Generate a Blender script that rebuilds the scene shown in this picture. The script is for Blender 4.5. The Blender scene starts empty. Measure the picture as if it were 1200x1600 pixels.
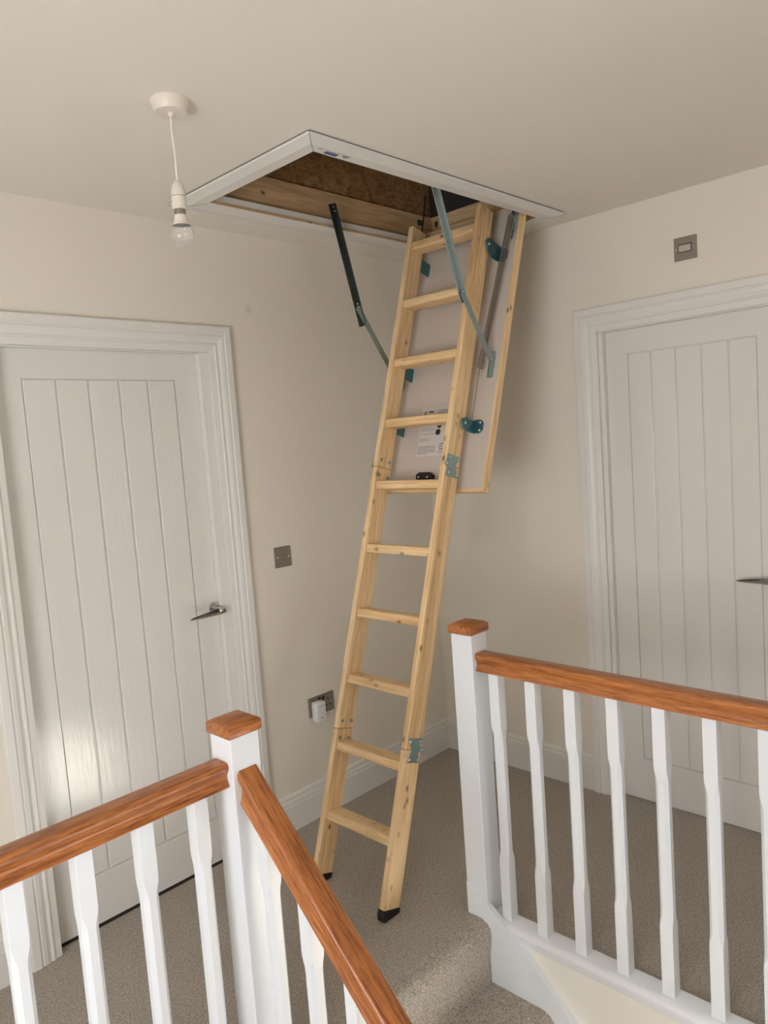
import bpy, bmesh, math, random
from mathutils import Vector, Matrix
random.seed(7)
sc = bpy.context.scene
col = sc.collection
sin, cos, tan, pi, rad = math.sin, math.cos, math.tan, math.pi, math.radians

# ------------------------------------------------------------------ camera
H = 2.4924                                     # ceiling height
CX, CY, CZ, YAW, PIT, ROL, FPX = -2.9264, -2.5073, 1.6287, 0.7964, -0.0931, -0.0722, 1170.76
f = Vector((sin(YAW)*cos(PIT), cos(YAW)*cos(PIT), sin(PIT)))
r = Vector((cos(YAW), -sin(YAW), 0)); u = r.cross(f)
r2 = r*cos(ROL) + u*sin(ROL); u2 = -r*sin(ROL) + u*cos(ROL)
cd = bpy.data.cameras.new('camera'); cam = bpy.data.objects.new('camera', cd); col.objects.link(cam)
cd.sensor_fit = 'VERTICAL'; cd.sensor_height = 24.0; cd.lens = FPX*24.0/1600.0; cd.clip_start = .02
cam.matrix_world = Matrix(((r2.x, u2.x, -f.x, CX), (r2.y, u2.y, -f.y, CY), (r2.z, u2.z, -f.z, CZ), (0, 0, 0, 1)))
sc.camera = cam

# ------------------------------------------------------------------ world, daylight through the windows, exposure
w = bpy.data.worlds.new('world'); sc.world = w; w.use_nodes = True
w.node_tree.nodes['Background'].inputs[0].default_value = (.75, .85, 1, 1)
w.node_tree.nodes['Background'].inputs[1].default_value = .02
def area(name, loc, rot, sx, sy, e, c, spread=180):
    l = bpy.data.lights.new(name, 'AREA'); l.shape = 'RECTANGLE'; l.size = sx; l.size_y = sy; l.energy = e; l.color = c
    l.spread = rad(spread)
    o = bpy.data.objects.new(name, l); col.objects.link(o); o.location = loc; o.rotation_euler = rot; return o
# window in the left wall (daylight from the left), glazed front door down in the hall
area('daylight_landing_window', (-4.54, -2.2, 1.1), (0, rad(-90), 0), 1.2, 1.4, 58, (.96, .975, 1.0))
area('daylight_hall_window', (-.5, -5.14, -1.45), (rad(90), 0, 0), 3.4, 1.1, 68, (.83, .905, 1.0))
sun = bpy.data.lights.new('sun', 'SUN'); sun.energy = 68.0; sun.angle = rad(.6); sun.color = (1.0, .93, .83)
so = bpy.data.objects.new('sun', sun); col.objects.link(so); so.location = (-9, -2.5, 4)
so.rotation_euler = Vector((3.57, .15, -1.82)).to_track_quat('-Z', 'Y').to_euler()
sc.view_settings.view_transform = 'Standard'; sc.view_settings.look = 'None'
sc.view_settings.gamma = 1; sc.view_settings.use_curve_mapping = False
sc.view_settings.exposure = 0.06
sc.cycles.use_denoising = True
sc.cycles.max_bounces = 7; sc.cycles.diffuse_bounces = 5; sc.cycles.glossy_bounces = 3; sc.cycles.adaptive_threshold = .03

# ------------------------------------------------------------------ materials
def new_mat(name):
    m = bpy.data.materials.new(name); m.use_nodes = True
    nt = m.node_tree; b = nt.nodes['Principled BSDF']; return m, nt, b
def nd(nt, t, **kw):
    n = nt.nodes.new(t)
    for k, v in kw.items():
        if k.startswith('i_'): n.inputs[k[2:].replace('_', ' ')].default_value = v
        else: setattr(n, k, v)
    return n
def ramp(nt, fac, stops):
    n = nt.nodes.new('ShaderNodeValToRGB'); e = n.color_ramp.elements
    while len(e) < len(stops): e.new(.5)
    for el, (p, c) in zip(e, stops): el.position = p; el.color = (*c, 1)
    nt.links.new(fac, n.inputs[0]); return n.outputs[0]
def bump(nt, b, h, strength, dist=.002):
    n = nd(nt, 'ShaderNodeBump'); n.inputs['Strength'].default_value = strength; n.inputs['Distance'].default_value = dist
    nt.links.new(h, n.inputs['Height']); nt.links.new(n.outputs[0], b.inputs['Normal'])
def coords(nt, scale, rnd=0., kind='Object'):
    tc = nd(nt, 'ShaderNodeTexCoord'); mp = nd(nt, 'ShaderNodeMapping'); mp.inputs['Scale'].default_value = scale
    nt.links.new(tc.outputs[kind], mp.inputs[0])
    if rnd:
        oi = nd(nt, 'ShaderNodeObjectInfo'); ml = nd(nt, 'ShaderNodeMath', operation='MULTIPLY'); ml.inputs[1].default_value = rnd
        nt.links.new(oi.outputs['Random'], ml.inputs[0]); nt.links.new(ml.outputs[0], mp.inputs['Location'])
    return mp.outputs[0]
def noise(nt, vec, scale, detail=3, rough=.5, dist=0.):
    n = nd(nt, 'ShaderNodeTexNoise'); n.inputs['Scale'].default_value = scale; n.inputs['Detail'].default_value = detail
    n.inputs['Roughness'].default_value = rough; n.inputs['Distortion'].default_value = dist
    nt.links.new(vec, n.inputs['Vector']); return n.outputs[0]
def mix(nt, fac, a, b_, mode='MIX'):
    n = nt.nodes.new('ShaderNodeMix'); n.data_type = 'RGBA'; n.blend_type = mode
    for s, v in ((n.inputs[0], fac), (n.inputs[6], a), (n.inputs[7], b_)):
        if hasattr(v, 'links'): nt.links.new(v, s)
        elif isinstance(v, (int, float)): s.default_value = v
        else: s.default_value = (*v, 1)
    return n.outputs[2]
def plain(name, c, rough=.5, metal=0., bmp=0., bscale=200., spec=None):
    m, nt, b = new_mat(name)
    b.inputs['Base Color'].default_value = (*c, 1); b.inputs['Roughness'].default_value = rough; b.inputs['Metallic'].default_value = metal
    if spec is not None: b.inputs['Specular IOR Level'].default_value = spec
    if bmp: bump(nt, b, noise(nt, coords(nt, (1, 1, 1)), bscale, 4), bmp, .001)
    return m
def paint(name, c, rough, spot=None):
    m, nt, b = new_mat(name); v = coords(nt, (1, 1, 1))
    n1 = noise(nt, v, 1.6, 3); base = ramp(nt, n1, [(.3, tuple(x*.985 for x in c)), (.7, c)])
    if spot:                                   # small scuff on the wall
        d = nd(nt, 'ShaderNodeVectorMath', operation='DISTANCE'); nt.links.new(v, d.inputs[0]); d.inputs[1].default_value = spot
        fac = ramp(nt, d.outputs['Value'], [(.004, (.28,)*3), (.024, (0,)*3)])
        base = mix(nt, fac, base, (.40, .30, .26))
    nt.links.new(base, b.inputs['Base Color']); b.inputs['Roughness'].default_value = rough
    return m
def carpet():
    m, nt, b = new_mat('carpet'); v = coords(nt, (1, 1, 1))
    fine = noise(nt, v, 210, 3, .8); mid = noise(nt, v, 75, 3, .7); big = noise(nt, v, 3.5, 3)
    c = ramp(nt, fine, [(.38, (.17, .142, .113)), (.5, (.50, .44, .372)), (.62, (.84, .77, .68))])
    c = mix(nt, .35, c, ramp(nt, mid, [(.35, (.30, .26, .215)), (.65, (.62, .56, .485))]))
    c = mix(nt, .5, c, ramp(nt, big, [(.35, (.88, .88, .88)), (.65, (1, 1, 1))]), 'MULTIPLY')
    nt.links.new(c, b.inputs['Base Color']); b.inputs['Roughness'].default_value = 1.0
    b.inputs['Specular IOR Level'].default_value = .1
    b.inputs['Sheen Weight'].default_value = .25; b.inputs['Sheen Roughness'].default_value = .5
    bump(nt, b, fine, .9, .006); return m
def wood(name, axis, cols, ring=16., knots=True, rough=.45, coat=0., fine_amt=.35, kcol=(.16, .065, .02), contrast=.5):
    m, nt, b = new_mat(name)
    s = [1., 1., 1.]; s['XYZ'.index(axis)] = .06
    v = coords(nt, tuple(s), 37.)
    g = noise(nt, v, ring, 4, .55, 1.2); fi = noise(nt, v, ring*6, 4, .65)
    lo, hi = .5-contrast*.36, .5+contrast*.36
    c = ramp(nt, g, [(lo, cols[0]), (.5, cols[1]), (hi, cols[2])])
    c = mix(nt, fine_amt, c, ramp(nt, fi, [(.34, tuple(x*.5 for x in cols[0])), (.58, cols[2])]))
    if knots:
        s2 = [1., 1., 1.]; s2['XYZ'.index(axis)] = .65
        v2 = coords(nt, tuple(s2), 91.)
        vo = nd(nt, 'ShaderNodeTexVoronoi'); vo.inputs['Scale'].default_value = 20.; nt.links.new(v2, vo.inputs['Vector'])
        k = ramp(nt, vo.outputs['Distance'], [(.06, (1, 1, 1)), (.13, (.5,)*3), (.22, (0, 0, 0))])
        sel = ramp(nt, noise(nt, v2, 6.5, 1), [(.47, (0, 0, 0)), (.54, (.9,)*3)])
        c = mix(nt, mix(nt, 1., k, sel, 'MULTIPLY'), c, kcol)
    nt.links.new(c, b.inputs['Base Color']); b.inputs['Roughness'].default_value = rough
    b.inputs['Coat Weight'].default_value = coat; b.inputs['Coat Roughness'].default_value = .15
    bump(nt, b, fi, .12, .001); return m
PINE = [(.72, .44, .195), (.90, .62, .32), (.95, .72, .43)]
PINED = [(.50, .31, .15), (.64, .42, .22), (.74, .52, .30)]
OAK = [(.235, .060, .012), (.42, .128, .029), (.57, .21, .057)]
M = {
    'wall': paint('wall_paint', (.80, .748, .665), .75, (-1.06, 0, 2.197)),
    'ceil': paint('ceiling_paint', (.83, .787, .715), .85),
    'apron': paint('cream_paint', (.88, .86, .79), .6),
    'white': plain('white_paint_cool_lit', (.82, .85, .885), .32),  # white cooled in colour to stand for daylight on balusters and posts
    'twhite': plain('white_paint_dim_lit', (.78, .765, .735), .36),  # white darkened and warmed to stand for dimmer light on frames and skirting
    'door': None, 'carpet': carpet(),
    'pineZ': wood('pine_upright', 'Z', PINE), 'pineY': wood('pine_rung', 'Y', PINE), 'pineX': wood('pine_long', 'X', PINE),
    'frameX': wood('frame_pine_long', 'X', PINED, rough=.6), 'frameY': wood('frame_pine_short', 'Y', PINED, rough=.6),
    'oakX': wood('oak_x', 'X', OAK, 38., False, .36, .2, .6, contrast=.4), 'oakY': wood('oak_y', 'Y', OAK, 38., False, .36, .2, .6, contrast=.4),
    'zinc': plain('zinc_plated_steel', (.34, .47, .49), .38, .85, .15, 300), 'zincblue': plain('blue_zinc_bracket', (.10, .235, .27), .33, .8, .1, 300),
    'zincpale': plain('pale_zinc_bar', (.31, .37, .365), .42, .7, .1, 300),
    'dark': plain('dark_steel', (.10, .12, .115), .3, .9), 'spring': plain('spring_steel', (.30, .29, .27), .35, .9),
    'black': plain('black_rubber', (.006, .006, .007), .55, 0, .1, 150), 'gap': plain('dark_gap', (.03, .025, .02), .9),
    'steel': plain('brushed_steel', (.33, .30, .265), .42, .9, .05, 500), 'chrome': plain('satin_chrome', (.62, .62, .62), .16, 1.),
    'screw': plain('bright_screw', (.75, .76, .76), .25, 1.), 'plastic': plain('cream_plastic', (.78, .72, .635), .4),
    'wplastic': plain('white_plastic', (.80, .80, .78), .4), 'flex': plain('white_flex', (.84, .81, .76), .45),
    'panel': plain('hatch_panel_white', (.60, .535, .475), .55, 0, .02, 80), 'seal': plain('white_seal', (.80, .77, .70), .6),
    'paper': plain('paper', (.66, .63, .61), .6), 'ink': plain('grey_print', (.30, .29, .29), .7), 'inkb': plain('black_print', (.02, .02, .02), .5),
    'blue': plain('blue_print', (.06, .11, .32), .5), 'loft': plain('loft_felt_and_shade', (.03, .026, .022), .95),
    'rocker': plain('pale_rocker', (.50, .46, .41), .4),
    'hallfloor': wood('hall_oak_floor', 'Y', [(.42, .235, .105), (.52, .30, .145), (.60, .37, .19)], 12., False, .5),
    'gasket': plain('threshold_dark', (.05, .045, .04), .8),
}
def door_mat():
    m, nt, b = new_mat('white_door_dim_lit'); v = coords(nt, (1, 1, 1))
    s = coords(nt, (1, 1, .12))
    h = noise(nt, s, 95, 4, .55, .6)
    b.inputs['Base Color'].default_value = (.76, .745, .715, 1); b.inputs['Roughness'].default_value = .12  # creamier white stands for the dimmer light on the doors
    bump(nt, b, h, .42, .0015); return m
M['door'] = door_mat()
def osb():
    m, nt, b = new_mat('osb_board'); v = coords(nt, (1, 1, 1))
    n1 = noise(nt, v, 7, 5, .65, 3.5); n2 = noise(nt, coords(nt, (1, 1, 3)), 16, 4, .6, 2.)
    c = ramp(nt, n1, [(.32, (.12, .05, .016)), (.47, (.30, .145, .05)), (.58, (.44, .25, .095)), (.7, (.24, .105, .034))])
    c = mix(nt, .45, c, ramp(nt, n2, [(.35, (.13, .052, .015)), (.65, (.50, .31, .13))]))
    nt.links.new(c, b.inputs['Base Color']); b.inputs['Roughness'].default_value = .7
    bump(nt, b, n1, .3, .003); return m
M['osb'] = osb()
def bulb_mat():
    m, nt, b = new_mat('pearl_bulb'); b.inputs['Base Color'].default_value = (.93, .91, .88, 1); b.inputs['Roughness'].default_value = .12
    b.inputs['Transmission Weight'].default_value = .8; b.inputs['IOR'].default_value = 1.07; b.inputs['Coat Weight'].default_value = 1.; b.inputs['Coat Roughness'].default_value = .03; return m
M['bulb'] = bulb_mat()

# ------------------------------------------------------------------ mesh helpers
class MB:
    def __init__(s): s.v = []; s.f = []
    def add(s, vs, fs):
        o = len(s.v); s.v += [tuple(p) for p in vs]; s.f += [tuple(i+o for i in q) for q in fs]; return s
    def box(s, x0, x1, y0, y1, z0, z1):
        return s.add([(x, y, z) for z in (z0, z1) for y in (y0, y1) for x in (x0, x1)],
                     [(0, 2, 3, 1), (4, 5, 7, 6), (0, 1, 5, 4), (2, 6, 7, 3), (0, 4, 6, 2), (1, 3, 7, 5)])
    def loft(s, rings, close=True):
        n = len(rings[0]); vs = [p for q in rings for p in q]; fs = []
        for i in range(len(rings)-1):
            for j in range(n): k = (j+1) % n; fs.append((i*n+j, i*n+k, (i+1)*n+k, (i+1)*n+j))
        if close: fs += [tuple(range(n))[::-1], tuple((len(rings)-1)*n+j for j in range(n))]
        return s.add(vs, fs)
    def prism(s, pts, fn0, fn1): return s.loft([[fn0(*p) for p in pts], [fn1(*p) for p in pts]])
    def lathe(s, prof, c, ax='Z', seg=28):
        c = Vector(c); rings = []
        for rr, h in prof:
            ring = []
            for k in range(seg):
                a = 2*pi*k/seg; p = (rr*cos(a), rr*sin(a))
                ring.append(c+Vector({'Z': (p[0], p[1], h), 'Y': (p[0], h, p[1]), 'X': (h, p[0], p[1])}[ax]))
            rings.append(ring)
        return s.loft(rings)
    def tube(s, path, rr, seg=8):
        path = [Vector(p) for p in path]; rings = []; up = Vector((0, 0, 1)); t0 = (path[1]-path[0]).normalized()
        if abs(t0.z) > .9: up = Vector((0, 1, 0))
        for i, p in enumerate(path):
            t = (path[min(i+1, len(path)-1)]-path[max(i-1, 0)]).normalized()
            a = up-t*up.dot(t)
            a = a.normalized() if a.length > 1e-6 else t.orthogonal().normalized()
            up = a; b = t.cross(a); R = rr[i] if isinstance(rr, (list, tuple)) else rr
            rings.append([p+(a*cos(2*pi*k/seg)+b*sin(2*pi*k/seg))*R for k in range(seg)])
        return s.loft(rings)
    def bar(s, a, b, wv, tv):                    # straight bar from a to b, half-extent vectors wv and tv
        a, b, wv, tv = map(Vector, (a, b, wv, tv))
        return s.loft([[p+wv+tv, p-wv+tv, p-wv-tv, p+wv-tv] for p in (a, b)])
    def build(s, name, mat, parent=None, bevel=0., smooth=False, local=False, seg=2, rot=None, loc=None):
        org = Vector((0, 0, 0))
        if parent is not None and not local:
            q = parent
            while q is not None: org += q.location; q = q.parent
        me = bpy.data.meshes.new(name)
        me.from_pydata([tuple(Vector(p)-org) for p in s.v], [], s.f)
        bm = bmesh.new(); bm.from_mesh(me)
        bmesh.ops.recalc_face_normals(bm, faces=bm.faces)
        if bevel:
            ed = [e for e in bm.edges if len(e.link_faces) == 2 and e.calc_face_angle(0) > rad(35)]
            bmesh.ops.bevel(bm, geom=ed, offset=bevel, segments=seg, affect='EDGES', profile=.5, clamp_overlap=True)
        if smooth:
            for fc in bm.faces: fc.smooth = True
            for e in bm.edges:
                if len(e.link_faces) == 2 and e.calc_face_angle(0) > rad(38): e.smooth = False
        bm.to_mesh(me); bm.free()
        me.materials.append(M[mat])
        o = bpy.data.objects.new(name, me); col.objects.link(o)
        if parent is not None: o.parent = parent
        if rot: o.rotation_euler = rot
        if loc: o.location = loc
        return o
def tag(o, label=None, cat=None, group=None, kind=None):
    for k, v in (('label', label), ('category', cat), ('group', group), ('kind', kind)):
        if v: o[k] = v
    return o
def empty(name, loc, label=None, cat=None, group=None, kind=None):
    o = bpy.data.objects.new(name, None); o.empty_display_size = .1; col.objects.link(o); o.location = loc
    return tag(o, label, cat, group, kind)

# ------------------------------------------------------------------ setting
X0, Y0, ZL = -4.6, -5.2, -2.65                    # room limits, hall floor level
# door openings: left door in wall_back (a = x), right door in wall_right (a = -y)
L_OUT = (-2.158, -1.1705); R_OUT = (.860, 1.787); ZTOP = 2.1185; AW = .099
lo = (L_OUT[0]+AW-.004, L_OUT[1]-AW+.004); ro = (R_OUT[0]+AW-.004, R_OUT[1]-AW+.004); ZO = ZTOP-AW+.004
m = MB()
m.box(X0, lo[0], 0, .14, ZL, H).box(lo[1], 0, 0, .14, ZL, H).box(lo[0], lo[1], 0, .14, ZO, H).box(lo[0], lo[1], 0, .14, ZL, -.26)
tag(m.build('wall_back', 'wall'), 'cream painted wall with the left panelled door', 'wall', kind='structure')
m = MB()
m.box(0, .14, -ro[0], 0.14, -.26, H).box(0, .14, Y0, -ro[1], -.26, H).box(0, .14, -ro[1], -ro[0], ZO, H)
tag(m.build('wall_right', 'wall'), 'cream painted wall with the right panelled door', 'wall', kind='structure')
tag(MB().box(X0-.12, X0, Y0, -2.80, ZL, H).box(X0-.12, X0, -2.02, 0.14, ZL, H).box(X0-.12, X0, -2.80, -2.02, ZL, 1.26).box(X0-.12, X0, -2.80, -2.02, 1.77, H).build('wall_left', 'wall'), 'cream wall with the landing window and an added sun slot, behind the viewer', 'wall', kind='structure')  # unseen opening added and sized to trim the sun to one patch
tag(MB().box(X0-.12, -2.2, Y0-.12, Y0, ZL, H).box(1.2, 1.5, Y0-.12, Y0, ZL, H).box(-2.2, 1.2, Y0-.12, Y0, -.9, H).box(-2.2, 1.2, Y0-.12, Y0, ZL, -2.0).build('wall_front', 'wall'), 'cream wall at the foot of the stairs', 'wall', kind='structure')
tag(MB().box(1.4, 1.5, Y0, .14, ZL, -.26).build('wall_hall', 'wall'), 'cream wall of the hall downstairs', 'wall', kind='structure')
tag(MB().box(0, 1.5, 0, .14, ZL, -.26).build('wall_hall_back', 'wall'), 'cream back wall of the hall downstairs', 'wall', kind='structure')
m = MB()
hx0, hx1, hy0, hy1 = -1.460, -.175, -.898, -.250   # hole in the ceiling
m.box(X0-.12, hx0, Y0-.12, .14, H, H+.12).box(hx1, .14, Y0-.12, .14, H, H+.12).box(hx0, hx1, Y0-.12, hy0, H, H+.12).box(hx0, hx1, hy1, .14, H, H+.12)
tag(m.build('ceiling', 'ceil'), 'off-white painted ceiling with the loft hatch opening', 'ceiling', kind='structure')
m = MB()
m.box(X0, 0, -.985, 0, -.26, 0).box(lo[0], lo[1], 0, .2, -.26, 0).box(0, .2, -ro[1], -ro[0], -.26, 0).box(-.972, 0, Y0, -.985, -.26, 0).box(X0, -2.72, Y0, -.985, -.26, 0).box(0, 1.5, Y0, 0, -.3, -.26)
tag(m.build('floor', 'carpet'), 'grey beige carpet on the landing', 'carpet', kind='structure')
tag(MB().box(X0, 1.5, Y0, .14, ZL-.1, ZL).build('floor_hall', 'hallfloor'), 'oak hall floor downstairs', 'floor', kind='structure')
# dark roof space above the hatch
m = MB()
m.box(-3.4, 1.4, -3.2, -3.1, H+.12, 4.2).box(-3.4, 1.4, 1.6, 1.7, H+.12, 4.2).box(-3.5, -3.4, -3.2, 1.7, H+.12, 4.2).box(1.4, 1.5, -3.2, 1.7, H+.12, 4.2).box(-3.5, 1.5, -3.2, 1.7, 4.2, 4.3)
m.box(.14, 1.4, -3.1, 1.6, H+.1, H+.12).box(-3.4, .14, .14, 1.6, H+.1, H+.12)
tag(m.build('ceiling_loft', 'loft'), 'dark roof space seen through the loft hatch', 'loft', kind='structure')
# windows that give the daylight (outside the picture)
def window(name, fn, a0, a1, z0, z1, label):
    e = empty(name, fn(0, 0, 0), label, 'window', kind='structure')
    def P(a, t, z): return fn(a, t, z)
    def bx(nm, a, b, c, d):
        pts = [P(x, t, z) for x in (a, b) for t in (0.0, .05) for z in (c, d)]
        mn = [min(p[i] for p in pts) for i in range(3)]; mx = [max(p[i] for p in pts) for i in range(3)]
        MB().box(mn[0], mx[0], mn[1], mx[1], mn[2], mx[2]).build(nm, 'white', e, .004)
    bx('window_frame', a0-.06, a0, z0-.06, z1+.06); bx('window_frame', a1, a1+.06, z0-.06, z1+.06)
    bx('window_frame', a0, a1, z1, z1+.06); bx('window_sill', a0, a1, z0-.06, z0)
window('window_1', lambda a, t, z: (X0+t, a, z), -2.9, -1.5, .5, 1.7, 'landing window behind the viewer')
window('window_2', lambda a, t, z: (a, Y0+t, z), -2.2, 1.2, -2.0, -.9, 'glazed front door of the hall downstairs')

# ------------------------------------------------------------------ doors, architraves, skirting
ARCH = [(0, 0), (0, .019), (.004, .021), (.028, .021), (.032, .0155), (.036, .0155), (.038, .0195), (.050, .0175), (.060, .0125), (.0655, .0115),
        (.067, .015), (.073, .015), (.0755, .0105), (.088, .009), (.099, .0075), (.099, 0)]
def backmap(a, t, z): return (a, -t, z)
def rightmap(a, t, z): return (-t, -a, z)
def doorset(n, a0, a1, mp, mats, groove, leaf, dlabel, tlabel, handle_end):
    tr = empty('trim_%d' % n, mp((a0+a1)/2, 0, 0), tlabel, 'door frame', kind='structure')
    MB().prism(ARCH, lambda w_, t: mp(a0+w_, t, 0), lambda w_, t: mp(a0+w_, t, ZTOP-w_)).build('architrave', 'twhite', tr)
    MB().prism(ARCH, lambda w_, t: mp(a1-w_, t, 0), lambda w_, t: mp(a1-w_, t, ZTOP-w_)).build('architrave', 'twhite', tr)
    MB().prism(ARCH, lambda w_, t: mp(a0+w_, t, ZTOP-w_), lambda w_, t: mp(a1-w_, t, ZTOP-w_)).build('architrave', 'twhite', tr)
    i0, i1, zi = a0+AW-.004, a1-AW+.004, ZO
    def mbox(b, p0, p1, t0, t1, z0, z1):
        P, Q = mp(p0, t0, z0), mp(p1, t1, z1)
        return b.box(min(P[0], Q[0]), max(P[0], Q[0]), min(P[1], Q[1]), max(P[1], Q[1]), z0, z1)
    # lining and stop (t negative = into the wall)
    g0, g1 = leaf
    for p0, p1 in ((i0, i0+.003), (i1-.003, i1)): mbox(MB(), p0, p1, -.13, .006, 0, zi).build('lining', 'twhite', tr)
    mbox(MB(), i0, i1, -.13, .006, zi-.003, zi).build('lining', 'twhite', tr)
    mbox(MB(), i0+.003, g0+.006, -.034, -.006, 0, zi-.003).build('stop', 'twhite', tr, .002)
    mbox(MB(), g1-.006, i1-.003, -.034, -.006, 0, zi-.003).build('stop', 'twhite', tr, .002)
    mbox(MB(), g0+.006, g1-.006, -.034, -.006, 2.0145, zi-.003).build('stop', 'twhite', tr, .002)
    if n == 1: mbox(MB(), i0+.003, i1-.003, -.10, -.030, .0002, .003).build('threshold', 'gasket', tr)
    d = empty('door_%d' % n, mp((g0+g1)/2, 0, 0), dlabel, 'door', kind='structure')
    b0, b1 = groove; z0, z1, zb, zt = .188, 1.918, (.011 if n == 1 else .003), 2.018
    lf = MB()
    mbox(lf, g0, g1, -.075, -.041, zb, zt)
    mbox(lf, g0, b0, -.043, -.035, zb, zt); mbox(lf, b1, g1, -.043, -.035, zb, zt)
    mbox(lf, b0, b1, -.043, -.035, zb, z0); mbox(lf, b0, b1, -.043, -.035, z1, zt)
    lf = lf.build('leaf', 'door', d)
    N = 5; wd = (b1-b0)/N
    for k in range(N):
        p = mbox(MB(), b0+k*wd+.0032, b0+(k+1)*wd-.0032, -.0430, -.0352, z0+.0035, z1-.0035)
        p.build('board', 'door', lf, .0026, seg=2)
    # lever handle
    hx = handle_end; s = 1 if abs(hx-g0) < abs(hx-g1) else -1
    hz = 1.024; h = MB()
    seg = 32
    def disc(bm_, rr_t):
        rings = []
        for rr, t in rr_t: rings.append([mp(hx+rr*cos(2*pi*k/seg), t, hz+rr*sin(2*pi*k/seg)) for k in range(seg)])
        bm_.loft(rings)
    disc(h, [(.026, -.035), (.026, -.030), (.0245, -.0265), (.019, -.0255)])
    ro_ = h.build('rose', 'chrome', d, smooth=True)
    nk = MB(); disc(nk, [(.010, -.028), (.0095, .006), (.011, .012), (.009, .022), (.004, .024)])
    nk.build('neck', 'chrome', ro_, smooth=True)
    lv = MB(); rings = []
    for q in range(13):
        tt = q/12.; a = hx + s*(-.018+.158*tt); wv = (.0135*(1-tt)**.6+.0012) * (1 if q else .7); th = .0085*(1-tt*.75)
        zc = hz-.008-.006*tt; tc = .015-.004*tt
        rings.append([mp(a, tc-th*.3, zc+wv), mp(a, tc+th, zc+wv*.15), mp(a, tc+th*.6, zc-wv*.6), mp(a, tc-th*.5, zc-wv), mp(a, tc-th, zc)])
    lv.loft(rings).build('lever', 'chrome', d, smooth=True)
doorset(1, *L_OUT, backmap, None, (-1.963, -1.403), (-2.063, -1.302), 'white panelled door with vertical grooves, on the left', 'white moulded architrave around the left door', -1.326)
doorset(2, *R_OUT, rightmap, None, (1.071, 1.573), (.972, 1.673), 'white panelled door with vertical grooves, on the right', 'white moulded architrave around the right door', 1.628)
SK = [(0, 0), (.016, 0), (.016, .112), (.013, .114), (.013, .118), (.0155, .120), (.0145, .130), (.0105, .140), (.0105, .143), (.0135, .146), (.011, .155), (.006, .1615), (0, .162)]
def skirt(name, mp, a, b, label, mit0=0, mit1=0):
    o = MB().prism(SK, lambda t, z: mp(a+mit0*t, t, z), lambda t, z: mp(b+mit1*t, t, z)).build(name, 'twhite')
    return tag(o, label, 'skirting', kind='structure')
skirt('baseboard_back', backmap, L_OUT[1], 0, 'white moulded skirting on the wall behind the ladder', 0, -1)
skirt('baseboard_left', backmap, X0, L_OUT[0], 'white moulded skirting left of the left door')
skirt('baseboard_right', rightmap, 0, R_OUT[0], 'white moulded skirting between the corner and the right door', 1, 0)

# ------------------------------------------------------------------ staircase
ST = empty('staircase', (-1.49, -1.03, -.22), 'carpeted stairs going down between the balustrades, white string', 'stairs')
RI, GO = .217, .232
for k in range(11):
    yb, zb = -1.022-GO*(k-1), -RI*k
    yb = -1.022-GO*k
    prof = [(yb+GO+.0 if k else -.94, zb), (yb+.05, zb), (yb+.026, zb-.001), (yb+.006, zb-.010), (yb-.006, zb-.026), (yb-.009, zb-.05), (yb-.005, zb-.085), (yb, zb-.13), (yb, zb-RI-.03),
            (yb+GO if k else -.94, zb-RI-.03)]
    if k == 0: prof = [(-.94, -.004)]+[(y, z+.001) for y, z in prof[1:-1]]+[(-.94, -.24)]
    o = MB().prism(prof, lambda y, z: (-1.925 if k else -1.895, y, z), lambda y, z: (-1.0485, y, z)).build('step', 'carpet', ST, smooth=True)
def string(x0, x1, full=True):
    top = ([(-.936, .112), (-1.022, .056)] if full else [(-1.018, .058)])+[(-1.067, .022), (-1.153, -.042), (-1.296, -.175), (-3.6, -2.32)]
    bot = [(-3.6, -2.63), (-1.15, -.44)]+([(-.936, -.30)] if full else [(-1.018, -.34)])
    return MB().prism(top+bot, lambda y, z: (x0, y, z), lambda y, z: (x1, y, z))
string(-1.0485, -1.0425).build('string', 'white', ST, .002)
string(-1.0425, -1.0285, False).build('string', 'white', ST)
string(-1.955, -1.9255, False).build('string', 'white', ST, .002)
# moulding that edges the right landing and cream apron below it
LD = [(-.972, -.045), (-.972, .012), (-1.028, .012), (-1.040, .004), (-1.0435, -.004), (-1.0425, -.012), (-1.0365, -.019), (-1.0335, -.027), (-1.032, -.038), (-1.0275, -.045)]
tr = MB().prism(LD, lambda x, z: (x, -1.017, z), lambda x, z: (x, -4.0, z)).build('trim_3', 'white', smooth=True)
tag(tr, 'white nosing board edging the right landing under the balusters', 'trim', kind='structure')
tag(MB().box(-1.028, -.972, -2.8, -.99, ZL, -.045).box(-1.028, -.972, -4.0, -2.8, -.3, -.045).build('wall_stair', 'apron'), 'cream stair wall under the right balustrade', 'wall', kind='structure')

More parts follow.
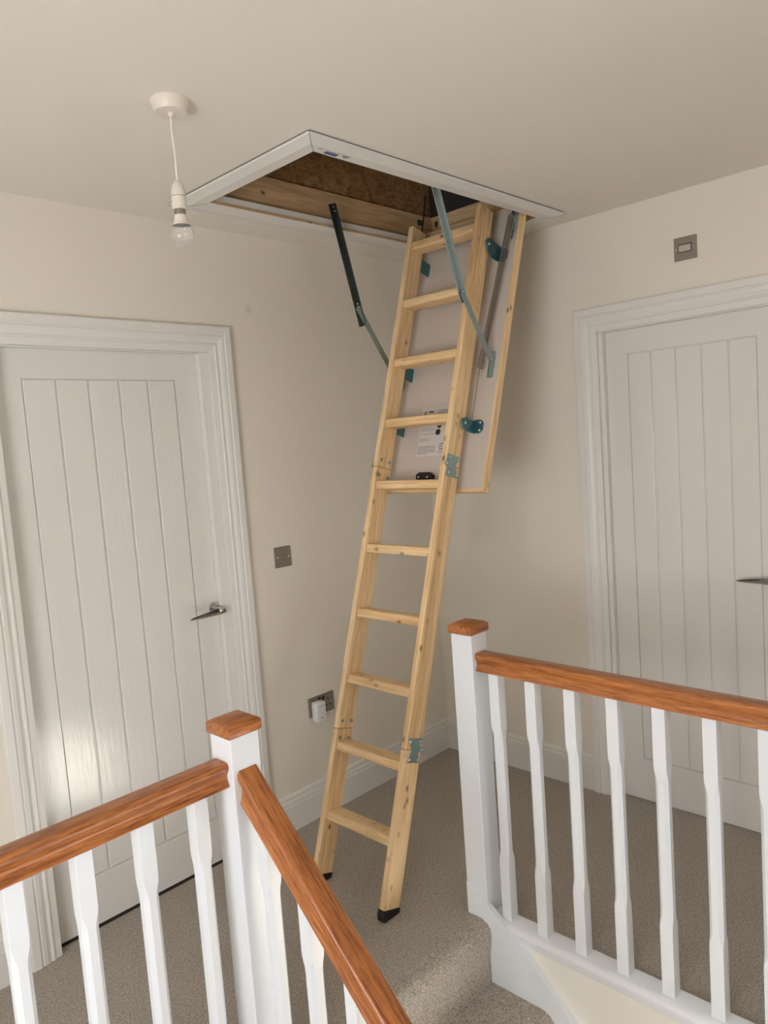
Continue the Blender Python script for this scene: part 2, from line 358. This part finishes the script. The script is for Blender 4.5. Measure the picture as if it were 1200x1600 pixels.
# ------------------------------------------------------------------ balustrades
NW = .084
def newel(x, y, z0, zc, label):
    e = empty('newel_post', (x+NW/2, y+NW/2, z0), label, 'newel post', 'newel posts at the head of the stairs')
    MB().box(x, x+NW, y, y+NW, z0, zc).build('post', 'white', e, .003)
    c = MB(); o1, o2 = .0065, -.004
    def sq(o, z): return [(x-o, y-o, z), (x+NW+o, y-o, z), (x+NW+o, y+NW+o, z), (x-o, y+NW+o, z)]
    c.loft([sq(.003, zc-.001), sq(o1, zc+.003), sq(o1, zc+.0245), sq(o1-.0025, zc+.0285), sq(o1-.012, zc+.0335)])
    c.build('cap', 'oakX', e, .0016, smooth=True)
newel(-1.980, -1.017, -.45, .954, 'white newel post with oak cap beside the left door')
newel(-1.042, -1.017, -.28, .981, 'white newel post with oak cap nearer the right door')
RAILP = [(.0225, .060), (.0265, .0585), (.0295, .054), (.0300, .047), (.0285, .041), (.024, .035), (.0205, .028), (.0200, .022), (.0220, .014), (.0255, .007), (.0275, .004), (.0275, 0)]
RAILP = RAILP + [(-a, b) for a, b in RAILP[::-1]]
BW = .0185
def baluster(x, y, z0, ztop, parent, slope=0., c0=.230, c1=.690):
    def ring(c, z, sl=0.):
        h = BW; pts = [(-h+c, -h), (h-c, -h), (h, -h+c), (h, h-c), (h-c, h), (-h+c, h), (-h, h-c), (-h, -h+c)]
        return [(x+a, y+b, z+sl*b) for a, b in pts]
    b = MB().loft([ring(.0008, z0, slope), ring(.0008, c0-.012), ring(.0022, c0), ring(.0082, c0+.020), ring(.0098, c0+.034), ring(.0098, c1-.034), ring(.0082, c1-.020), ring(.0022, c1), ring(.0008, c1+.012), ring(.0008, ztop, slope)])
    return b.build('baluster', 'white', parent)
# left landing run (along X)
zr = .833
e = empty('balustrade', (-2.35, -.973, 0), 'level white balustrade with oak handrail in front of the left door', 'balustrade', 'stair balustrades')
MB().prism(RAILP, lambda a, h: (-1.981, -.972+a, zr+h), lambda a, h: (-2.72, -.972+a, zr+h)).build('handrail', 'oakX', e, smooth=True)
MB().box(-2.72, -1.981, -1.002, -.944, 0.0, .028).build('base_rail', 'white', e, .004)
for k in range(5): baluster(-2.0575-.1395*k, -.973, .026, zr+.002, e, c0=.2)
# stair run (slopes down toward the viewer)
sl = .915
e = empty('balustrade', (-1.939, -1.3, -.3), 'sloping white balustrade with oak handrail going down the stairs', 'balustrade', 'stair balustrades')
cs = math.cos(math.atan(sl)); zs = .790; xs = -1.939
an = math.atan(sl)
MB().prism(RAILP, lambda a, h: (a, h*sl, h), lambda a, h: (a, -2.9, h)).build('handrail', 'oakY', e, smooth=True, local=True, rot=(an, 0, 0), loc=(xs+1.939, -1.0175+1.3, zs+.3))
for k in range(8):
    yb = -1.074-.1395*k; zt = zs-(-1.016-yb)*sl
    baluster(xs, yb, zt-.705, zt+.004, e, slope=sl, c0=zt-.58, c1=zt-.135)
# right landing run (along Y)
zr = .858
e = empty('balustrade', (-1.0, -1.9, 0), 'level white balustrade with oak handrail in front of the right door', 'balustrade', 'stair balustrades')
MB().prism(RAILP, lambda a, h: (-.9995+a*.95, -1.0175, zr+h), lambda a, h: (-.9995+a*.95, -4.0, zr+h-.012)).build('handrail', 'oakY', e, smooth=True)
for k in range(21): baluster(-.9985, -1.0775-.1372*k, .011, zr-.002-.0005*k, e, c0=.225, c1=.672)

# ------------------------------------------------------------------ loft hatch frame
HF = empty('loft_hatch', (-.82, -.57, H), 'white-trimmed pine loft hatch opening in the ceiling', 'loft hatch')
tx0, tx1, ty0, ty1 = -1.491, -.150, -.922, -.185       # outer trim
ix0, ix1, iy0, iy1 = -1.412, -.226, -.847, -.302       # inner trim
TP = [(0, .0045), (0, .0115), (.40, .0195), (.44, .0205), (.97, .0205), (1, .0185), (1, .0045)]     # (fraction across, drop below ceiling)
def trimpt(q, t, c):     # corner c = (sx, sy)
    x = (tx0+(ix0-tx0)*q) if c[0] < 0 else (tx1+(ix1-tx1)*q)
    y = (ty0+(iy0-ty0)*q) if c[1] < 0 else (ty1+(iy1-ty1)*q)
    return (x, y, H-t)
for a, b in (((-1, -1), (1, -1)), ((1, -1), (1, 1)), ((1, 1), (-1, 1)), ((-1, 1), (-1, -1))):
    MB().prism(TP, lambda q, t: trimpt(q, t, a), lambda q, t: trimpt(q, t, b)).build('trim', 'twhite', HF)
for (p0, p1, q0, q1) in ((tx0+.004, tx1-.004, ty0+.004, ty0+.012), (tx0+.004, tx1-.004, ty1-.012, ty1-.004), (tx0+.004, tx0+.012, ty0+.012, ty1-.012), (tx1-.012, tx1-.004, ty0+.012, ty1-.012)):
    MB().box(p0, p1, q0, q1, H-.0045, H-.0002).build('shadow_gap', 'gap', HF)
zb = 2.622
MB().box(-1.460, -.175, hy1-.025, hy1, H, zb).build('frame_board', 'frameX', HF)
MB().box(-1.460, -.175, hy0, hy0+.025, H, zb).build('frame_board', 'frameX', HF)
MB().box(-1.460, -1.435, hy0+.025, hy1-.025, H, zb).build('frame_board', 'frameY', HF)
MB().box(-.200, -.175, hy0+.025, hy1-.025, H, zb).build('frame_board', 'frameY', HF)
MB().box(-1.435, -.200, -.300, -.2755, H-.007, H+.018).build('seal', 'seal', HF, .003)
MB().box(-1.437, -.198, -.3035, -.2745, H-.0165, H-.007).build('rebate_strip', 'frameX', HF, .0006)
MB().box(-1.437, -.198, -.874, -.8455, H-.0165, H+.004).build('rebate_strip', 'frameX', HF, .0006)
MB().box(-1.436, -1.4105, -.8455, -.3035, H-.0165, H+.004).build('rebate_strip', 'frameY', HF, .0006)
MB().box(-.2275, -.199, -.8455, -.3035, H-.0165, H+.004).build('rebate_strip', 'frameY', HF, .0006)
for c in ((-1, -1), (1, -1), (1, 1), (-1, 1)):
    MB().prism(TP, lambda q, t: (trimpt(q, t+.0004, c)[0]-.0008,)+trimpt(q, t+.0004, c)[1:], lambda q, t: (trimpt(q, t+.0004, c)[0]+.0008,)+trimpt(q, t+.0004, c)[1:]).build('mitre_joint', 'gap', HF)
MB().box(-1.60, .05, -.262, -.244, zb, 3.25).build('lining_board', 'osb', HF)
MB().box(-1.60, .05, -.904, -.886, zb, 3.25).build('lining_board', 'osb', HF)
MB().box(-1.465, -1.447, -.886, -.262, zb, 3.25).build('lining_board', 'osb', HF)
MB().box(-.19, -.172, -.886, -.262, zb+.0, 3.25).build('lining_board', 'loft', HF)  # dark sheet standing in for the unlit loft at this end
# corner hinge hardware in the far right corner
hg = MB().tube([(-.262, -.298, 2.70), (-.285, -.300, 2.60), (-.325, -.302, 2.47)], .0035, 6)
hg.box(-.30, -.262, -.2765, -.272, 2.575, 2.60).box(-.2035, -.199, -.31, -.297, 2.575, 2.60)
hg.build('hinge', 'dark', HF)
# printed sticker on the near trim
def ftrim(x, q): return (x, ty0+(iy0-ty0)*q, H-.0222)
def flat(name, pts, mat, parent, th=.0003, local=False, **k):
    return MB().prism(pts, lambda a, b: a_map(a, b, 0), lambda a, b: a_map(a, b, th)).build(name, mat, parent, local=local, **k)
a_map = lambda x, y, t: (x, y, H-.0212-(.0004 if y > -.88 else -.004)-t)
def quad(x0, x1, y0, y1, sk=0.): return [(x0, y0), (x1, y0), (x1+sk, y1), (x0+sk, y1)]
st = flat('sticker', quad(-1.385, -1.337, -.872, -.858), 'blue', HF)
for x in (-1.385, -1.375, -1.366, -1.357, -1.346): flat('print', quad(x, x+.006, -.883, -.876), 'ink', st)
flat('print', [(-1.326, -.878), (-1.292, -.878), (-1.309, -.862)], 'ink', st)
flat('print', quad(-1.42, -1.40, -.880, -.877), 'ink', st)

# ------------------------------------------------------------------ loft ladder
TH = math.atan(.3229); XF = -1.286
LA = empty('loft_ladder', (XF, -.5635, 0), 'unfolded three-section pine loft ladder with white hatch panel and steel arms', 'ladder')
YN, YF = -.752, -.375; TK = .025; DP = .080          # near face, far face, stile thickness, stile depth
ly = lambda y: y+.5635
RT = (0, TH, 0)
def lpart(mb, name, mat, bevel=0., **k): return mb.build(name, mat, k.pop('parent', LA), bevel, local=True, rot=k.pop('rot', RT), **k)
J2, J1, TOPZ = .582, 1.613, 2.645
for (y0, y1) in ((YN, YN+TK), (YF-TK, YF)):
    for (a, b) in ((.040, J2-.0008), (J2+.0008, J1-.0008), (J1+.0008, TOPZ)):
        lpart(MB().box(0, DP, ly(y0), ly(y1), a, b), 'stile', 'pineZ', .0022)
    # rubber foot, cut level with the floor
    tl = tan(TH); e2 = .0025
    prof = [(-e2, .046), (DP+e2, .046), (DP+e2, (DP+e2)*tl+.001), (DP*.45, DP*.45*tl+.001), (.012, .012*tl+.001), (.001, .010), (-e2, .022)]
    lpart(MB().prism(prof, lambda x, z: (x, ly(y0)-e2, z), lambda x, z: (x, ly(y1)+e2, z)), 'foot', 'black', .003)
TILT = rad(9)
for k in range(10):
    lz = .268+.2549*k
    mb = MB().box(-.0355, .0355, ly(YN+TK-.001), ly(YF-TK+.001), -.0170, .0170)
    mb.v = [(x*cos(TILT)-z*sin(TILT)+.041, y, x*sin(TILT)+z*cos(TILT)+lz) for x, y, z in mb.v]
    lpart(mb, 'rung', 'pineY', .006, seg=3, smooth=True)
# hinge plates at the two joints, on the outer faces
def plate(pts, y, th, name='hinge_plate', mat='zinc', screws=(), parent=LA, bev=.0008, sr=.0058):
    o = lpart(MB().prism(pts, lambda a, b: (a, ly(y), b), lambda a, b: (a, ly(y-th), b)), name, mat, bev, parent=parent)
    for (a, b) in screws:
        sgn = 1 if th > 0 else -1
        s_ = MB().lathe([(sr, 0), (sr, -.002*sgn), (sr*.5, -.0035*sgn)], (a, ly(y-th), b), 'Y', 12)
        s_.build('screw', 'screw', o, smooth=True, local=True)
    return o
h1 = [(.004, J1+.039), (.077, J1+.039), (.056, J1+.003), (.056, J1-.003), (.078, J1-.042), (.006, J1-.044), (.012, J1-.012), (-.006, J1-.006), (-.008, J1+.002), (-.002, J1+.010)]
h2 = [(.004, J2+.040), (.078, J2+.040), (.066, J2+.012), (.086, J2+.006), (.090, J2-.002), (.086, J2-.008), (.062, J2-.010), (.078, J2-.046), (.010, J2-.044), (.026, J2-.002), (.026, J2+.003)]
for y, th in ((YN, .003), (YF, -.003)):
    plate(h1, y, th, screws=[(.016, J1+.028), (.066, J1+.028), (.018, J1-.030), (.066, J1-.032), (.002, J1+.001)])
    plate(h2, y, th, screws=[(.014, J2+.029), (.066, J2+.029), (.020, J2-.033), (.066, J2-.035), (.080, J2)])
for J in (J1, J2):                                    # bolt heads on the inner face of the far stile
    for (a, b) in ((.016, J+.030), (.064, J+.030), (.016, J-.033), (.064, J-.035)):
        lpart(MB().lathe([(.0065, 0), (.0062, -.0025), (.003, -.0045)], (a, ly(YF-TK), b), 'Y', 12), 'bolt', 'zinc', smooth=True)
# hatch panel (leaf)
TL = rad(18.6); un = Vector((sin(TL), 0, cos(TL))); nn = Vector((cos(TL), 0, -sin(TL)))
LB = Vector((-.657, 0, 1.409))-nn*.032               # front bottom edge
PB = (LB.x-XF, 0, LB.z); RL = (0, TL, 0)
py0, py1, PL = -.838, -.312, 1.165
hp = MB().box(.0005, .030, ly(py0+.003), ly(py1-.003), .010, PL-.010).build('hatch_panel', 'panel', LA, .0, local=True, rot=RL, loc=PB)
def hpart(mb, name, mat, bevel=0., **k): return mb.build(name, mat, hp, bevel, local=True, **k)
hpart(MB().box(.0, .032, ly(py0), ly(py0+.009), 0, PL), 'edge_strip', 'pineZ', .001)
hpart(MB().box(.0, .032, ly(py1-.009), ly(py1), 0, PL), 'edge_strip', 'pineZ', .001)
hpart(MB().box(.0, .032, ly(py0+.009), ly(py1-.009), 0, .012), 'edge_strip', 'pineY', .001)
hpart(MB().box(.0, .032, ly(py0+.009), ly(py1-.009), PL-.012, PL), 'edge_strip', 'pineY', .001)
# black catch, instruction sheet
prof = [(-.512, .047), (-.592, .047), (-.594, .066), (-.580, .076), (-.522, .076), (-.508, .066)]
ck = hpart(MB().prism(prof, lambda y, s: (0, ly(y), s), lambda y, s: (-.022, ly(y), s)), 'catch', 'black', .003)
for y in (-.525, -.57): hpart(MB().lathe([(.0045, -.022), (.003, -.0235)], (0, ly(y), .056), 'X', 10), 'screw', 'screw')
sh = hpart(MB().box(-.0008, .0006, ly(-.655), ly(-.474), .148, .352), 'instruction_sheet', 'paper')
def pr(y0, y1, s0, s1, mat='ink'): hpart(MB().box(-.0013, -.0008, ly(y1), ly(y0), s0, s1), 'print', mat)
pr(-.487, -.500, .322, .338); pr(-.512, -.535, .330, .336, 'inkb'); pr(-.560, -.610, .334, .338); pr(-.560, -.625, .325, .328)
pr(-.490, -.560, .306, .309, 'inkb'); pr(-.480, -.560, .262, .264); pr(-.480, -.560, .254, .2555); pr(-.480, -.562, .240, .2415)
pr(-.480, -.535, .218, .220); pr(-.480, -.535, .211, .213)
for q in range(6): pr(-.478, -.572 if q < 5 else -.53, .187-.006*q, .1895-.006*q)
pr(-.585, -.640, .165, .168); pr(-.585, -.640, .158, .160)
for y, s, rr, mt in ((-.577, .275, .0125, 'inkb'), (-.574, .246, .0125, 'inkb'), (-.603, .186, .0135, 'inkb')):
    hpart(MB().lathe([(rr, -.0009), (rr, -.0013)], (0, ly(y), s), 'X', 20), 'print', mt)
    hpart(MB().lathe([(rr*.8, -.0012), (rr*.8, -.0016)], (0, ly(y), s), 'X', 20), 'print', 'paper') if s < .2 else None
hpart(MB().box(-.0019, -.0013, ly(-.605), ly(-.601), .178, .194).box(-.0019, -.0013, ly(-.609), ly(-.597), .184, .188), 'print', 'ink')
# side brackets that carry the ladder on the panel (near side: broad lugs, far side: small tabs)
def wplate(pts, y, th, name, mat, holes=()):          # polygon given in world x, z
    o = MB().prism(pts, lambda a, b: (a, y, b), lambda a, b: (a, y-th, b)).build(name, mat, LA, .0012)
    for (a, b) in holes:
        MB().lathe([(.0065, 0), (.006, -.003), (.003, -.005)], (a, y-th, b), 'Y', 12).build('bolt', 'screw', o, smooth=True)
    return o
wplate([(-.472, 2.368), (-.455, 2.385), (-.430, 2.386), (-.405, 2.372), (-.380, 2.362), (-.345, 2.368), (-.318, 2.352), (-.322, 2.318), (-.345, 2.304), (-.395, 2.302), (-.436, 2.310), (-.466, 2.340)], -.757, .004, 'bracket', 'zincblue', [(-.452, 2.362), (-.352, 2.345)])
wplate([(-.694, 1.684), (-.680, 1.698), (-.655, 1.699), (-.634, 1.688), (-.600, 1.680), (-.570, 1.685), (-.553, 1.672), (-.556, 1.642), (-.578, 1.632), (-.619, 1.634), (-.660, 1.645), (-.690, 1.662)], -.757, .004, 'bracket', 'zincblue', [(-.672, 1.678), (-.572, 1.670), (-.572, 1.645)])
for s0, s1 in ((.226, .282), (.926, .984)):
    sm = (s0+s1)/2
    pts = [(-.754, s0+.006), (-.754, s1-.002), (-.776, s1), (-.790, s1-.006), (-.797, s1-.016), (-.797, s0+.016), (-.790, s0+.005), (-.776, s0)]
    hpart(MB().prism(pts, lambda y, s: (0, ly(y), s), lambda y, s: (-.005, ly(y), s)), 'bracket_flange', 'zincblue', .0012)
    for ds in (-.015, .015): hpart(MB().lathe([(.0062, -.005), (.0058, -.008), (.003, -.0095)], (0, ly(-.783), sm+ds), 'X', 12), 'bolt', 'screw', smooth=True)
for s in (.975, .262, .50):
    c = LB+un*s-nn*.03
    MB().bar(c-un*.028+Vector((0, -.388, 0)), c+un*.028+Vector((0, -.388, 0)), nn*.030, Vector((0, .0025, 0))).build('bracket', 'zincblue', LA, .001)
# folding arms
def arm(y, P, E, T, L, m1, m2, side):
    yv = Vector((0, y, 0)); P, E, T, L = (Vector((a, 0, b))+yv for a, b in (P, E, T, L))
    def wv(a, b, h): d = (b-a).normalized(); return Vector((-d.z, 0, d.x))*h
    up = MB().bar(P, T, wv(P, T, .0145), (0, .0015, 0))
    q = wv(P, T, 1.); up.bar(P+q*.0135+Vector((0, -.006, 0)), T+q*.0135+Vector((0, -.006, 0)), q*.0015, (0, .0065, 0))
    up = up.build('folding_arm', m1, LA, .0006)
    lw = MB().bar(E+Vector((0, -.006, 0)), L+Vector((0, -.006, 0)), wv(E, L, .0135), (0, .0016, 0)).build('folding_arm', m2, LA, .0006)
    for p, o in ((E, lw), (E+(T-E)*-.0+(P-E)*.03, lw), (L, lw), (L+(E-L)*.10, lw), (L+(E-L)*.16, lw), (P+(E-P)*.03, up), (P+(E-P)*.07, up)):
        MB().lathe([(.0045, 0), (.004, -.003), (.0015, -.0045)], p+Vector((0, -.0076, 0)), 'Y', 10).build('rivet', 'screw', o, smooth=True)
arm(-.800, (-.845, 2.592), (-.700, 2.150), (-.690, 2.112), (-.532, 1.886), 'zincpale', 'zincpale', 1)
arm(-.330, (-.870, 2.556), (-.772, 2.172), (-.750, 2.097), (-.560, 1.862), 'dark', 'zinc', -1)  # upper bar's dark colour stands for the dark reflection in its zinc
# pivot brackets of the arms on the panel
for y in (-.806, -.335):
    c = LB-nn*.001; yv = Vector((0, y, 0))
    b_ = MB().bar(c+un*.448+yv-nn*.012, c+un*.546+yv-nn*.012, nn*.012, Vector((0, .002, 0)))
    b_.bar(c+un*.448+yv-nn*.002+Vector((0, .012, 0)), c+un*.546+yv-nn*.002+Vector((0, .012, 0)), nn*.002, Vector((0, .012, 0)))
    b_.build('arm_bracket', 'zinc', LA, .0008)
# coil spring and pull wire beside the near stile
def LP(s, y, h): return LB+un*s-nn*h+Vector((0, y, 0))
A, B = LP(1.10, -.812, .030), LP(.478, -.764, .030)
d = (B-A); L_ = d.length; d.normalize(); e1 = d.orthogonal().normalized(); e2v = d.cross(e1)
turns = 78; path = []
for i in range(turns*10+1):
    a = 2*pi*i/10; path.append(A+d*(L_*i/(turns*10))+(e1*cos(a)+e2v*sin(a))*.0105)
MB().tube(path, .0017, 5).build('spring', 'spring', LA, smooth=True)
path = [B+d*-.004, B+d*.010]
hk = [B+d*(.010+.010*(1-cos(t)))+e1*(.007*sin(t)) for t in [k*pi/6 for k in range(0, 11)]]
MB().tube(path+hk[1:], .0018, 6).build('hook', 'spring', LA, smooth=True)
MB().tube([B+d*.022, LP(.283, -.762, .030)], .0016, 6).build('pull_wire', 'spring', LA, smooth=True)
ct = LP(1.135, -.812, .020)
MB().tube([A-d*.004, ct, LP(1.06, -.826, .024), LP(1.00, -.826, .026)], .003, 6).build('spring_strap', 'dark', LA, smooth=True)
MB().bar(LP(1.04, -.826, .018), LP(1.155, -.822, .018), nn*.011, (0, .002, 0)).build('hinge', 'zinc', LA, .0006)
MB().bar(LP(1.04, -.322, .018), LP(1.155, -.326, .018), nn*.011, (0, .002, 0)).build('hinge', 'dark', LA, .0006)

# ------------------------------------------------------------------ pendant lamp
PX, PY = -1.870, -.845
pe = empty('pendant_light', (PX, PY, H), 'cream pendant lampholder with bare pearl bulb hanging from the ceiling', 'pendant light')
MB().lathe([(.0475, H), (.0475, H-.004), (.0435, H-.013), (.0395, H-.0265), (.0385, H-.0285), (.020, H-.0290)], (PX, PY, 0), 'Z', 40).build('ceiling_rose', 'plastic', pe, smooth=True)
MB().lathe([(.0075, H-.029), (.0068, H-.034), (.004, H-.037)], (PX, PY, 0), 'Z', 20).build('flex_gland', 'plastic', pe, smooth=True)
MB().tube([(PX, PY, H-.03), (PX-.0015, PY+.001, H-.07), (PX+.001, PY, H-.13), (PX, PY, 2.295)], .0027, 10).build('flex', 'flex', pe, smooth=True)
MB().lathe([(.006, 2.304), (.0095, 2.300), (.0145, 2.291), (.0172, 2.279), (.0176, 2.2665)], (PX, PY, 0), 'Z', 32).build('lampholder_cap', 'plastic', pe, smooth=True)
MB().lathe([(.0165, 2.2665), (.0165, 2.2645)], (PX, PY, 0), 'Z', 32).build('seam', 'ink', pe, smooth=True)
MB().lathe([(.0180, 2.2645), (.0188, 2.235), (.0178, 2.234), (.0165, 2.2345)], (PX, PY, 0), 'Z', 32).build('lampholder_skirt', 'plastic', pe, smooth=True)
MB().lathe([(.0135, 2.236), (.0135, 2.2215)], (PX, PY, 0), 'Z', 28).build('bulb_cap', 'steel', pe, smooth=True)
MB().lathe([(.0145, 2.2215), (.0155, 2.215), (.0178, 2.204), (.0220, 2.196)], (PX, PY, 0), 'Z', 32).build('bulb_collar', 'plastic', pe, smooth=True)
prof = [(.0222, 2.196)]
for k in range(0, 15):
    a = rad(38)-rad(126)*k/14.; prof.append((.0288*cos(a), 2.1745+.0288*sin(a)))
MB().lathe(prof, (PX, PY, 0), 'Z', 36).build('bulb_globe', 'bulb', pe, smooth=True)

# ------------------------------------------------------------------ switches and socket
def wbox(mp, a0, a1, z0, z1, t0, t1):
    P, Q = mp(a0, t0, z0), mp(a1, t1, z1)
    return MB().box(min(P[0], Q[0]), max(P[0], Q[0]), min(P[1], Q[1]), max(P[1], Q[1]), z0, z1)
def wscrew(mp, a, z, par, t=.006):
    ring = lambda rr, tt: [mp(a+rr*cos(2*pi*k/12), tt, z+rr*sin(2*pi*k/12)) for k in range(12)]
    MB().loft([ring(.0038, t), ring(.0034, t+.0012)]).build('screw', 'screw', par)
a0, z0 = -1.0383, 1.1351
e = empty('light_switch', (a0+.043, 0, z0), 'brushed steel light switch beside the left door', 'light switch', 'brushed steel wall plates')
wbox(backmap, a0, a0+.086, z0, z0+.086, .0003, .0062).build('plate', 'steel', e, .0018)
wbox(backmap, a0+.036, a0+.050, z0+.032, z0+.056, .006, .0085).build('rocker', 'steel', e, .0015)
wbox(backmap, a0+.0365, a0+.0495, z0+.030, z0+.0335, .006, .0072).build('rocker_gap', 'gap', e)
for da in (.013, .073): wscrew(backmap, a0+da, z0+.043, e)
a0, z0 = 1.2961, 2.2314
e = empty('isolator_switch', (0, -a0-.043, z0), 'brushed steel isolator switch with pale rocker above the right door', 'isolator switch', 'brushed steel wall plates')
wbox(rightmap, a0, a0+.086, z0, z0+.086, .0003, .0062).build('plate', 'steel', e, .0018)
wbox(rightmap, a0+.0165, a0+.0675, z0+.029, z0+.059, .006, .0068).build('rocker_surround', 'gap', e)
wbox(rightmap, a0+.019, a0+.065, z0+.031, z0+.056, .0065, .0095).build('rocker', 'rocker', e, .0015)
for da in (.009, .077): wscrew(rightmap, a0+da, z0+.043, e)
a0, z0 = -.9247, .4505
e = empty('wall_socket', (a0+.073, 0, z0), 'brushed steel double socket low on the wall behind the ladder', 'wall socket', 'brushed steel wall plates')
wbox(backmap, a0, a0+.146, z0, z0+.086, .0003, .0062).build('plate', 'steel', e, .0018)
for da in (.062, .084): wbox(backmap, a0+da-.006, a0+da+.006, z0+.060, z0+.078, .006, .0085).build('rocker', 'black', e, .0012)
for (da, dz, ww, hh) in ((.111, .058, .005, .009), (.100, .030, .009, .005), (.122, .030, .009, .005)):
    wbox(backmap, a0+da-ww/2-.001, a0+da+ww/2+.001, z0+dz-hh/2, z0+dz+hh/2, .006, .0065).build('pin_slot', 'inkb', e)
for da in (.013, .133): wscrew(backmap, a0+da, z0+.043, e)
p0, pz = a0+.012, z0-.018
e = empty('plug_adapter', (p0+.025, -.0066, pz), 'white plug-in adapter in the left half of the socket', 'plug')
wbox(backmap, p0, p0+.052, pz, pz+.086, .0066, .045).build('body', 'wplastic', e, .005, seg=3, smooth=True)
wbox(backmap, p0+.023, p0+.029, pz+.066, pz+.068, .0449, .0455).build('indicator', 'ink', e)
wbox(backmap, p0+.024, p0+.030, pz+.014, pz+.022, .0449, .0455).build('button', 'ink', e)
wbox(backmap, p0+.010, p0+.044, pz+.072, pz+.0735, .0449, .0454).build('seam', 'ink', e)
